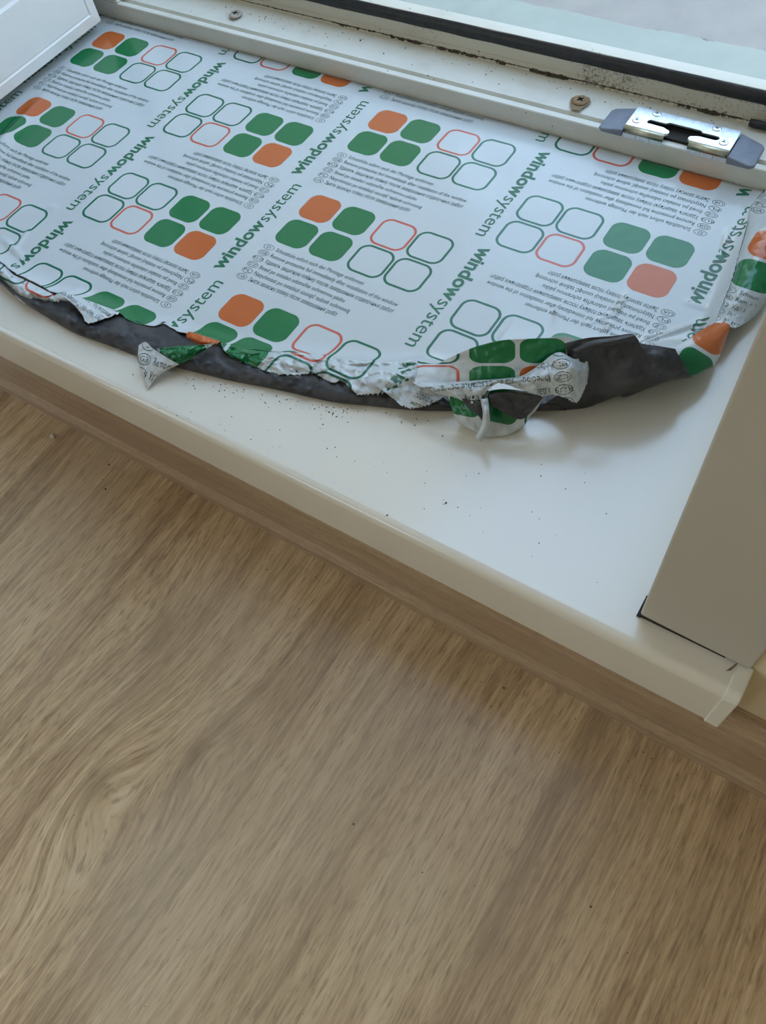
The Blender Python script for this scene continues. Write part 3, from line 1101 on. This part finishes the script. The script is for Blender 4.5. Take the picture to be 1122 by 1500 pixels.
patch('torn_flap', [[(272, 493, .34), (277, 486, .42), (296, 491, .42), (322, 500, .36)],
                    [(273, 495, .34), (281, 495, .44), (298, 500, .44), (318, 504, .36)],
                    [(275, 496, .3), (285, 502, .34), (300, 507, .34), (312, 508, .3)]], FM, cell_uv(OB[0], OB[1], 297, 498, 62, 60), 30, 12, 0.03, 120, 6)
patch('torn_flap', [[(228, 511, .36), (262, 507, .48), (300, 505, .46), (318, 502, .38)],
                    [(234, 517, .42), (262, 516, .52), (292, 512, .48), (312, 507, .36)],
                    [(243, 523, .32), (256, 532, .32), (270, 531, .32), (286, 521, .32), (306, 509, .3)]], FM, cell_uv(OB[0], OB[1] - DV, 268, 516, 75, 45), 46, 16, 0.10, 130, 7, jag=2)
patch('torn_flap', [[(203, 506, .42), (213, 501, .48), (223, 510, .44), (243, 523, .40), (262, 534, .34)],
                    [(202, 528, .28), (212, 526, .34), (228, 531, .34), (244, 538, .30), (258, 536, .28)],
                    [(208, 546, .12), (213, 560, .06), (217, 569, .03), (226, 556, .12), (244, 542, .2)]], FM, cell_uv(OB[0] + 0.06, OB[1] - 1.80, 240, 522, 66, 100, 0.30), 44, 20, 0.04, 110, 8, jag=3)
# crumpled rolled edge
patch('crumpled_edge', [[(322, 499, .26), (340, 506, .24), (383, 514, .22), (440, 517, .22), (500, 524, .22), (540, 528, .22), (575, 529, .22), (612, 526, .24), (640, 532, .28)],
                        [(325, 508, .36), (345, 515, .36), (385, 523, .36), (440, 526, .36), (500, 537, .36), (540, 542, .38), (575, 544, .38), (610, 545, .38), (640, 550, .4)],
                        [(330, 515, .36), (350, 522, .36), (390, 533, .38), (440, 538, .4), (490, 548, .4), (530, 560, .4), (570, 563, .42), (610, 572, .42), (650, 572, .42)],
                        [(336, 521, .28), (352, 528, .28), (375, 538, .28), (398, 546, .28), (425, 549, .28), (450, 547, .28), (462, 547, .3), (485, 560, .3), (502, 558, .3), (514, 568, .28),
                         (526, 578, .28), (558, 576, .3), (572, 574, .32), (580, 588, .28), (602, 598, .28), (628, 593, .3), (655, 582, .34), (690, 590, .36)]],
      FM, nat(0.0, 0.12), 240, 34, 0.17, 58, 9, jag=5)
# raised fold with green squares
patch('raised_fold', tall([[(612, 528, .3), (637, 533, .4), (655, 526, .6), (680, 514, .76), (710, 504, .86), (740, 498, .95), (780, 496, 1.0), (833, 494, 1.0), (842, 503, .95)],
                      [(610, 545, .38), (645, 545, .48), (680, 535, .62), (715, 529, .72), (750, 525, .78), (785, 521, .86), (812, 516, .88), (840, 511, .9)],
                      [(606, 563, .38), (650, 563, .46), (700, 560, .52), (742, 557, .58), (768, 552, .62), (793, 538, .72), (814, 524, .78), (840, 522, .8)]]),
      FM, cell_uv(OI[0] - 0.5, OI[1] + DV / 2, 758, 534, 74, 42, 0.0), 110, 26, 0.035, 70, 10)
# crumpled white band and end
patch('crumpled_edge', tall([[(603, 560, .46), (650, 560, .52), (700, 557, .58), (740, 554, .64), (765, 550, .7), (790, 534, .8), (808, 520, .88), (822, 516, .9), (842, 526, .86), (858, 521, .82)],
                        [(620, 568, .52), (660, 568, .62), (700, 568, .64), (730, 557, .76), (765, 557, .8), (795, 552, .86), (820, 550, .86), (842, 548, .86), (863, 540, .74)],
                        [(640, 577, .42), (665, 582, .46), (690, 592, .48), (704, 584, .54), (716, 570, .64), (732, 561, .7), (760, 570, .66), (792, 580, .6), (808, 578, .56), (828, 583, .54), (846, 589, .5), (860, 560, .62)]]),
      FM, cell_uv(OI[0] + 0.335, OI[1] + 2.13, 826, 571, 88, 88, -0.10), 130, 26, 0.13, 70, 11, jag=3)
# tail of film hanging onto the sill
patch('hanging_tail', tall([[(656, 578, .42), (690, 582, .44), (715, 573, .5), (740, 570, .5), (770, 573, .5), (798, 578, .5)],
                       [(662, 600, .28), (690, 603, .34), (710, 600, .40), (735, 600, .26), (765, 600, .30), (786, 600, .3)],
                       [(671, 619, .12), (697, 633, .05), (712, 640, .04), (728, 639, .03), (745, 637, .03), (768, 623, .1), (772, 611, .16)],
                       [(676, 606, .006), (697, 618, .006), (712, 622, .006), (728, 620, .006), (745, 616, .006), (762, 606, .006), (766, 598, .006)]]),
      FM, cell_uv(OB[0] + 0.55, OB[1] - 0.93, 714, 584, 54, 58, 0.2), 70, 24, 0.09, 75, 12, ink=False, jag=2)
patch('hanging_tail', tall([[(703, 584, .56), (707, 605, .52), (704, 625, .32), (696, 640, .12)],
                       [(709, 584, .62), (712, 605, .58), (710, 626, .38), (700, 644, .14)],
                       [(715, 583, .58), (717, 605, .54), (717, 625, .34), (705, 647, .1)]]), FM, cell_uv(OB[0] + 4.4, OB[1] - 0.5, 705, 610, 120, 60), 26, 9, 0.06, 150, 13, ink=False)
patch('underside_and_void_shade', tall([[(676, 584, .52), (690, 586, .54), (706, 588, .56)], [(684, 596, .42), (695, 598, .46), (707, 602, .46)], [(690, 600, .36), (700, 608, .38), (707, 618, .34)]]),
      UM, nat(), 20, 12, 0.04, 90, 21, ink=False)  # dark piece added as the shade of the hollow above the tail
patch('underside_and_void_shade', tall([[(716, 578, .58), (735, 574, .6), (770, 576, .58), (797, 581, .56)], [(718, 590, .52), (740, 592, .5), (768, 594, .46), (788, 592, .46)], [(722, 596, .44), (745, 608, .34), (764, 614, .26), (780, 602, .32)]]),
      UM, nat(), 40, 14, 0.05, 80, 22, ink=False)  # second added dark piece, painting the shaded hollow on the right
# black underside folded up on the right
patch('underside_and_void_shade', tall([[(828, 503, .95), (850, 497, 1.0), (868, 494, 1.02), (900, 492, 1.06), (925, 489, 1.1), (934, 497, 1.02), (939, 503, .94), (965, 507, .88), (989, 511, .84)],
                           [(832, 524, .82), (865, 515, .92), (900, 517, .92), (935, 521, .90), (965, 525, .86), (999, 530, .74)],
                           [(838, 560, .52), (880, 552, .60), (910, 555, .64), (945, 551, .66), (980, 545, .64), (1007, 543, .58)],
                           [(780, 601, .05), (850, 598, .06), (878, 590, .12), (905, 580, .18), (918, 581, .18), (950, 568, .24), (985, 556, .34), (1013, 552, .44)],
                           [(780, 585, .01), (850, 580, .01), (905, 562, .01), (950, 548, .01), (985, 535, .01), (1005, 528, .01)]]),
      UM, nat(), 120, 34, 0.11, 48, 14, ink=False, jag=3, label='black underside of the film folded over at the corner')
patch('underside_and_void_shade', tall([[(838, 512, 1.0), (868, 499, 1.10), (900, 494, 1.14), (926, 489, 1.18)],
                           [(842, 516, 1.02), (871, 504, 1.16), (902, 498, 1.2), (930, 493, 1.2)],
                           [(846, 521, .96), (874, 510, 1.08), (905, 505, 1.12), (933, 500, 1.06)]]), UM, nat(), 50, 10, 0.05, 90, 15, ink=False)
# shiny corner that bends down
g_ang = math.atan2(23, 37)
patch('corner_flap', tall([[(986, 510, .82), (1005, 498, .78), (1030, 482, .62), (1045, 474, .5), (1073, 469, .44)],
                      [(993, 522, .78), (1015, 510, .78), (1036, 499, .68), (1055, 489, .56), (1070, 479, .44)],
                      [(1003, 538, .62), (1022, 530, .64), (1040, 520, .58), (1053, 511, .5), (1064, 495, .4)],
                      [(1013, 552, .42), (1025, 547, .42), (1043, 538, .36), (1051, 527, .34), (1061, 502, .34)],
                      [(1004, 528, .01), (1018, 520, .01), (1030, 510, .01), (1038, 500, .01), (1050, 480, .01)]], 1.22),
      FM, cell_uv(OB[0] + 0.05, OB[1] - DV / 2, 1034, 512, 58, 58, g_ang), 50, 24, 0.02, 60, 16)
# curled right margin
patch('curled_margin', [[(1128, 268, .06), (1100, 302, .08), (1093, 335, .12), (1083, 370, .2), (1072, 410, .3), (1059, 445, .50), (1046, 474, .58)],
                        [(1140, 285, .3), (1112, 318, .42), (1098, 350, .5), (1088, 385, .56), (1078, 425, .56), (1066, 455, .5), (1056, 477, .60)],
                        [(1150, 305, .6), (1130, 340, .68), (1115, 375, .7), (1108, 408, .64), (1098, 437, .54), (1084, 462, .44), (1070, 479, .56)],
                        [(1160, 330, .5), (1146, 370, .5), (1136, 410, .42), (1122, 440, .32), (1108, 460, .27), (1092, 473, .26), (1079, 479, .5)],
                        [(1150, 320, .01), (1132, 360, .01), (1122, 395, .01), (1108, 425, .01), (1096, 443, .01), (1082, 455, .01), (1070, 462, .01)]],
      FM, nat(0.20, 0.50), 60, 36, 0.05, 60, 17)

# -- lettering printed on the film -------------------------------------------
LINES = ['Schutzfolie sofort nach der Montage entfernen',
         'Remove protective foil immediately after installation of the window',
         'Удалить защитную плёнку после завершения отделочных работ',
         'Ihned po instalaci odstraňte ochrannou pásku',
         'Natychmiast po instalacji usunąć taśmę ochronną',
         'Зняти захисну плівку після завершення робіт']
ENDX = [2.38, 3.43, 3.45, 2.30, 2.57, 2.38]
CODES = ['D', 'GB', 'RUS', 'CZ', 'PL', 'UA']


def text_mesh(body, offset=0.0, res=2, shear=0.0):
    cu = bpy.data.curves.new('txt', 'FONT')
    cu.body = body
    cu.size = 1.0
    cu.resolution_u = res
    cu.offset = offset
    cu.shear = shear
    cu.fill_mode = 'FRONT'
    o_ = bpy.data.objects.new('txt', cu)
    COL.objects.link(o_)
    dg = bpy.context.evaluated_depsgraph_get()
    me = o_.evaluated_get(dg).to_mesh()
    vs = np.array([v_.co[:2] for v_ in me.vertices]).reshape(-1, 2)
    me.calc_loop_triangles()
    fs = [tuple(t.vertices) for t in me.loop_triangles]
    o_.to_mesh_clear()
    bpy.data.objects.remove(o_)
    bpy.data.curves.remove(cu)
    return vs, fs


def fit(vs, x0, x1, y0, size):
    """scale text so it spans x0..x1 with line height 'size'"""
    a, b2 = vs[:, 0].min(), vs[:, 0].max()
    out = vs.copy()
    out[:, 0] = x0 + (vs[:, 0] - a) * (x1 - x0) / (b2 - a)
    out[:, 1] = y0 + vs[:, 1] * size
    return out


small, word = [], []
for i, (ln, ex_, cd) in enumerate(zip(LINES, ENDX, CODES)):
    y = -1.71 - 0.213 * i
    vs, fs = text_mesh(ln, 0.0)
    small.append((fit(vs, -0.12, ex_, y - 0.05, 0.175), fs))
    vs, fs = text_mesh(cd, -0.006)
    w = 0.05 * len(cd)
    small.append((fit(vs, -0.335 - w, -0.335 + w, y - 0.038, 0.115), fs))
    n = 24
    ring = np.array([(-0.335 + rx * math.cos(2 * math.pi * j / n), y + ry * math.sin(2 * math.pi * j / n)) for (rx, ry) in ((0.146, 0.086), (0.135, 0.076)) for j in range(n)])
    small.append((ring, [(j, (j + 1) % n, n + (j + 1) % n) for j in range(n)] + [(j, n + (j + 1) % n, n + j) for j in range(n)]))
for body, off, a, b2 in (('window', 0.028, -2.85, -1.06), ('system', 0.0, -1.03, 0.43)):
    vs, fs = text_mesh(body, off, 3)
    q = fit(vs, a, b2, 0.0, 0.50)
    word.append((np.column_stack([q[:, 0] * 0, q[:, 0] * 0]), fs, q))


def rot_word(q, upright):
    # text runs upwards (upright) with its baseline on the right
    x = (-0.915 if upright else -0.915) - q[:, 1]
    return np.column_stack([x, q[:, 0]])


trees = []
for (uvs_, vs_, fs_) in PATCH:
    t3 = []
    for q in fs_:
        t3.append((q[0], q[1], q[2]))
        t3.append((q[0], q[2], q[3]))
    uv3 = [Vector((a, b2, 0)) for a, b2 in uvs_]
    ua = np.asarray(uvs_)
    trees.append((BVHTree.FromPolygons(uv3, t3), uv3, [Vector(q) for q in vs_], t3, ua.min(0), ua.max(0)))


def lay(groups, name, mat, lift=0.00012):
    V, F = [], []
    down = Vector((0, 0, -1))
    for (pts, fs) in groups:
        lo, hi = pts.min(0), pts.max(0)
        for tr, uv3, w3, t3, tl, th in trees:
            if (hi < tl).any() or (lo > th).any():
                continue
            idx = {}
            for i, (a, b2) in enumerate(pts):
                if not (tl[0] <= a <= th[0] and tl[1] <= b2 <= th[1]):
                    continue
                loc, nrm, fi, d = tr.ray_cast(Vector((a, b2, 1)), down)
                if fi is None:
                    continue
                i0, i1, i2 = t3[fi]
                w = geometry.barycentric_transform(loc, uv3[i0], uv3[i1], uv3[i2], w3[i0], w3[i1], w3[i2])
                nn = (w3[i1] - w3[i0]).cross(w3[i2] - w3[i0])
                if nn.length < 1e-14:
                    continue
                nn.normalize()
                s = 1.0 if (uv3[i1] - uv3[i0]).cross(uv3[i2] - uv3[i0]).z > 0 else -1.0
                idx[i] = len(V)
                V.append(w + nn * lift * s)
            for q in fs:
                if all(e in idx for e in q):
                    F.append(tuple(idx[e] for e in q))
    # drop triangles stretched across a fold
    keep = []
    for q in F:
        L = max((V[q[0]] - V[q[1]]).length, (V[q[1]] - V[q[2]]).length)
        if L < 0.02:
            keep.append(q)
    if not keep:
        return None
    used = sorted({i for q in keep for i in q})
    mp = {i: n_ for n_, i in enumerate(used)}
    return obj(name, [V[i] for i in used], [tuple(mp[i] for i in q) for q in keep], mat, flm)


g_small, g_word = [], []
for col in (-1, 0, 1, 2):
    for row in range(-2, 5):
        ou, ov = col * QU - 0.0 + row * PU, col * 0.073 - row * PV
        for inv in (0, 1):
            if inv:
                iu, iv = ou + IU, ov + IV
                tf = lambda q, a=iu, b2=iv: np.column_stack([a - q[:, 0], b2 - q[:, 1]])
            else:
                tf = lambda q, a=ou, b2=ov: q + np.array([a, b2])
            lo = tf(np.array([[-1.5, -3.0], [3.6, 0.6]]))
            if lo[:, 0].max() < -1.6 or lo[:, 0].min() > 22 or lo[:, 1].max() < -11 or lo[:, 1].min() > 1.5:
                continue
            g_small, g_word = [], []
            for (q, fs) in small:
                g_small.append((tf(q), fs))
            for (_, fs, q) in word:
                if inv:
                    w = np.column_stack([3.80 + 0.27 - q[:, 1] + 0.02, q[:, 0]])
                else:
                    w = rot_word(q, True)
                g_word.append((tf(w), fs))
            o_ = lay(g_small, 'printed_instructions', INK_M)
            if o_:
                o_['kind'] = 'stuff'
            lay(g_word, 'printed_wordmark', WORD_M)

# ---------------------------------------------------------------- crumbs and grit
def lump(c, r, seed, flat=0.7):
    bm = bmesh.new()
    bmesh.ops.create_icosphere(bm, subdivisions=1, radius=1.0)
    V = []
    for v_ in bm.verts:
        q = v_.co.copy()
        q *= 0.75 + 0.5 * noise.noise(q * 1.7 + Vector((seed, seed * 2.3, 0)))
        V.append(Vector(c) + Vector((q.x * r, q.y * r, q.z * r * flat + r * flat * 0.72)))
    F = [tuple(v_.index for v_ in f_.verts) for f_ in bm.faces]
    bm.free()
    return V, F


def scatter(name, pts, mat, z, label, cat):
    parts = []
    for i, (px, py, r) in enumerate(pts):
        q = P(px, py, z)
        parts.append(lump(q, r, i * 0.37 + 1))
    v, f = join(parts)
    return obj(name, v, f, mat, label=label, cat=cat, kind='stuff')


pts = []
for i in range(75):                            # along the roll
    t = random.random()
    q = catmull([(270, 545), (340, 562), (411, 577), (483, 594), (560, 600), (640, 606)], t)
    pts.append((q[0] + random.gauss(0, 8), q[1] + abs(random.gauss(0, 9)) + 2, random.uniform(.00022, .0006)))
for i in range(26):
    pts.append((random.gauss(488, 16), random.gauss(604, 8), random.uniform(.00025, .0007)))
for i in range(60):
    x = random.uniform(230, 900)
    pts.append((x, random.uniform(590 + (x - 230) * .16, 600 + (x - 230) * .40), random.uniform(.0002, .0005)))
pts += [(567, 755, .0007), (653, 737, .0008), (648, 639, .0006), (473, 622, .0006), (195, 549, .0006)]
scatter('sill_grit', pts, GRIT_M, -0.02, 'brown grit sprinkled on the white sill in front of the film', 'grit')
pts = []
for i in range(60):
    t = random.random()
    pts.append((20 + 1000 * t + random.gauss(0, 30), 600 + 500 * t + abs(random.gauss(0, 50)) + 8, random.uniform(.0002, .0006)))
for i in range(40):
    pts.append((random.uniform(0, 1122), random.uniform(900, 1490), random.uniform(.0002, .0005)))
pts += [(94, 642, .001), (155, 717, .0011), (160, 681, .0011), (738, 1008, .001), (865, 1328, .0008), (391, 835, .0007), (518, 1207, .0008)]
pts = [(x, y, r) for x, y, r in pts if y > 592 + x * 0.533]
scatter('floor_grit', pts, GRIT_M, -4.1, 'dark specks of grit scattered over the wood-look floor', 'grit')
# specks in the rebate of the frame
pts = []
for i in range(110):
    x = random.uniform(330, 1090)
    y = np.interp(x, [330, 600, 800, 1000, 1122], [5, 66, 113, 165, 195])
    d = abs(random.gauss(0, 9))
    pts.append((x, y + d + 1, random.uniform(.0002, .0007)))
pts += [(528, 60, .0012), (491, 73, .0008), (562, 79, .0008), (655, 115, .0008), (731, 124, .0008), (388, 28, .0007)]
fb = [P(x, y, HL + 0.03) for x, y, r in pts]
parts = [lump(q, r, i * .41 + 2) for i, (q, (x, y, r)) in enumerate(zip(fb, pts)) if 1.5 * S < q.y < 2.44 * S and not (15.5 * S < q.x < 19.4 * S and q.y < 2.0 * S)]
v, f = join(parts)
obj('rebate_grit', v, f, GRIT_M, label='black dirt crumbs lying in the rebate of the door frame', cat='grit', kind='stuff')
v, f = lump(P(78, 640, -4.1), 0.0035, 3.3, 0.45)
obj('paint_crumb', v, f, CRUMB_M, smooth=True, label='pale round crumb on the floor near the baseboard', cat='crumb')
v, f = lump(P(511, 584, 0.25), 0.0014, 5.1, 0.5)
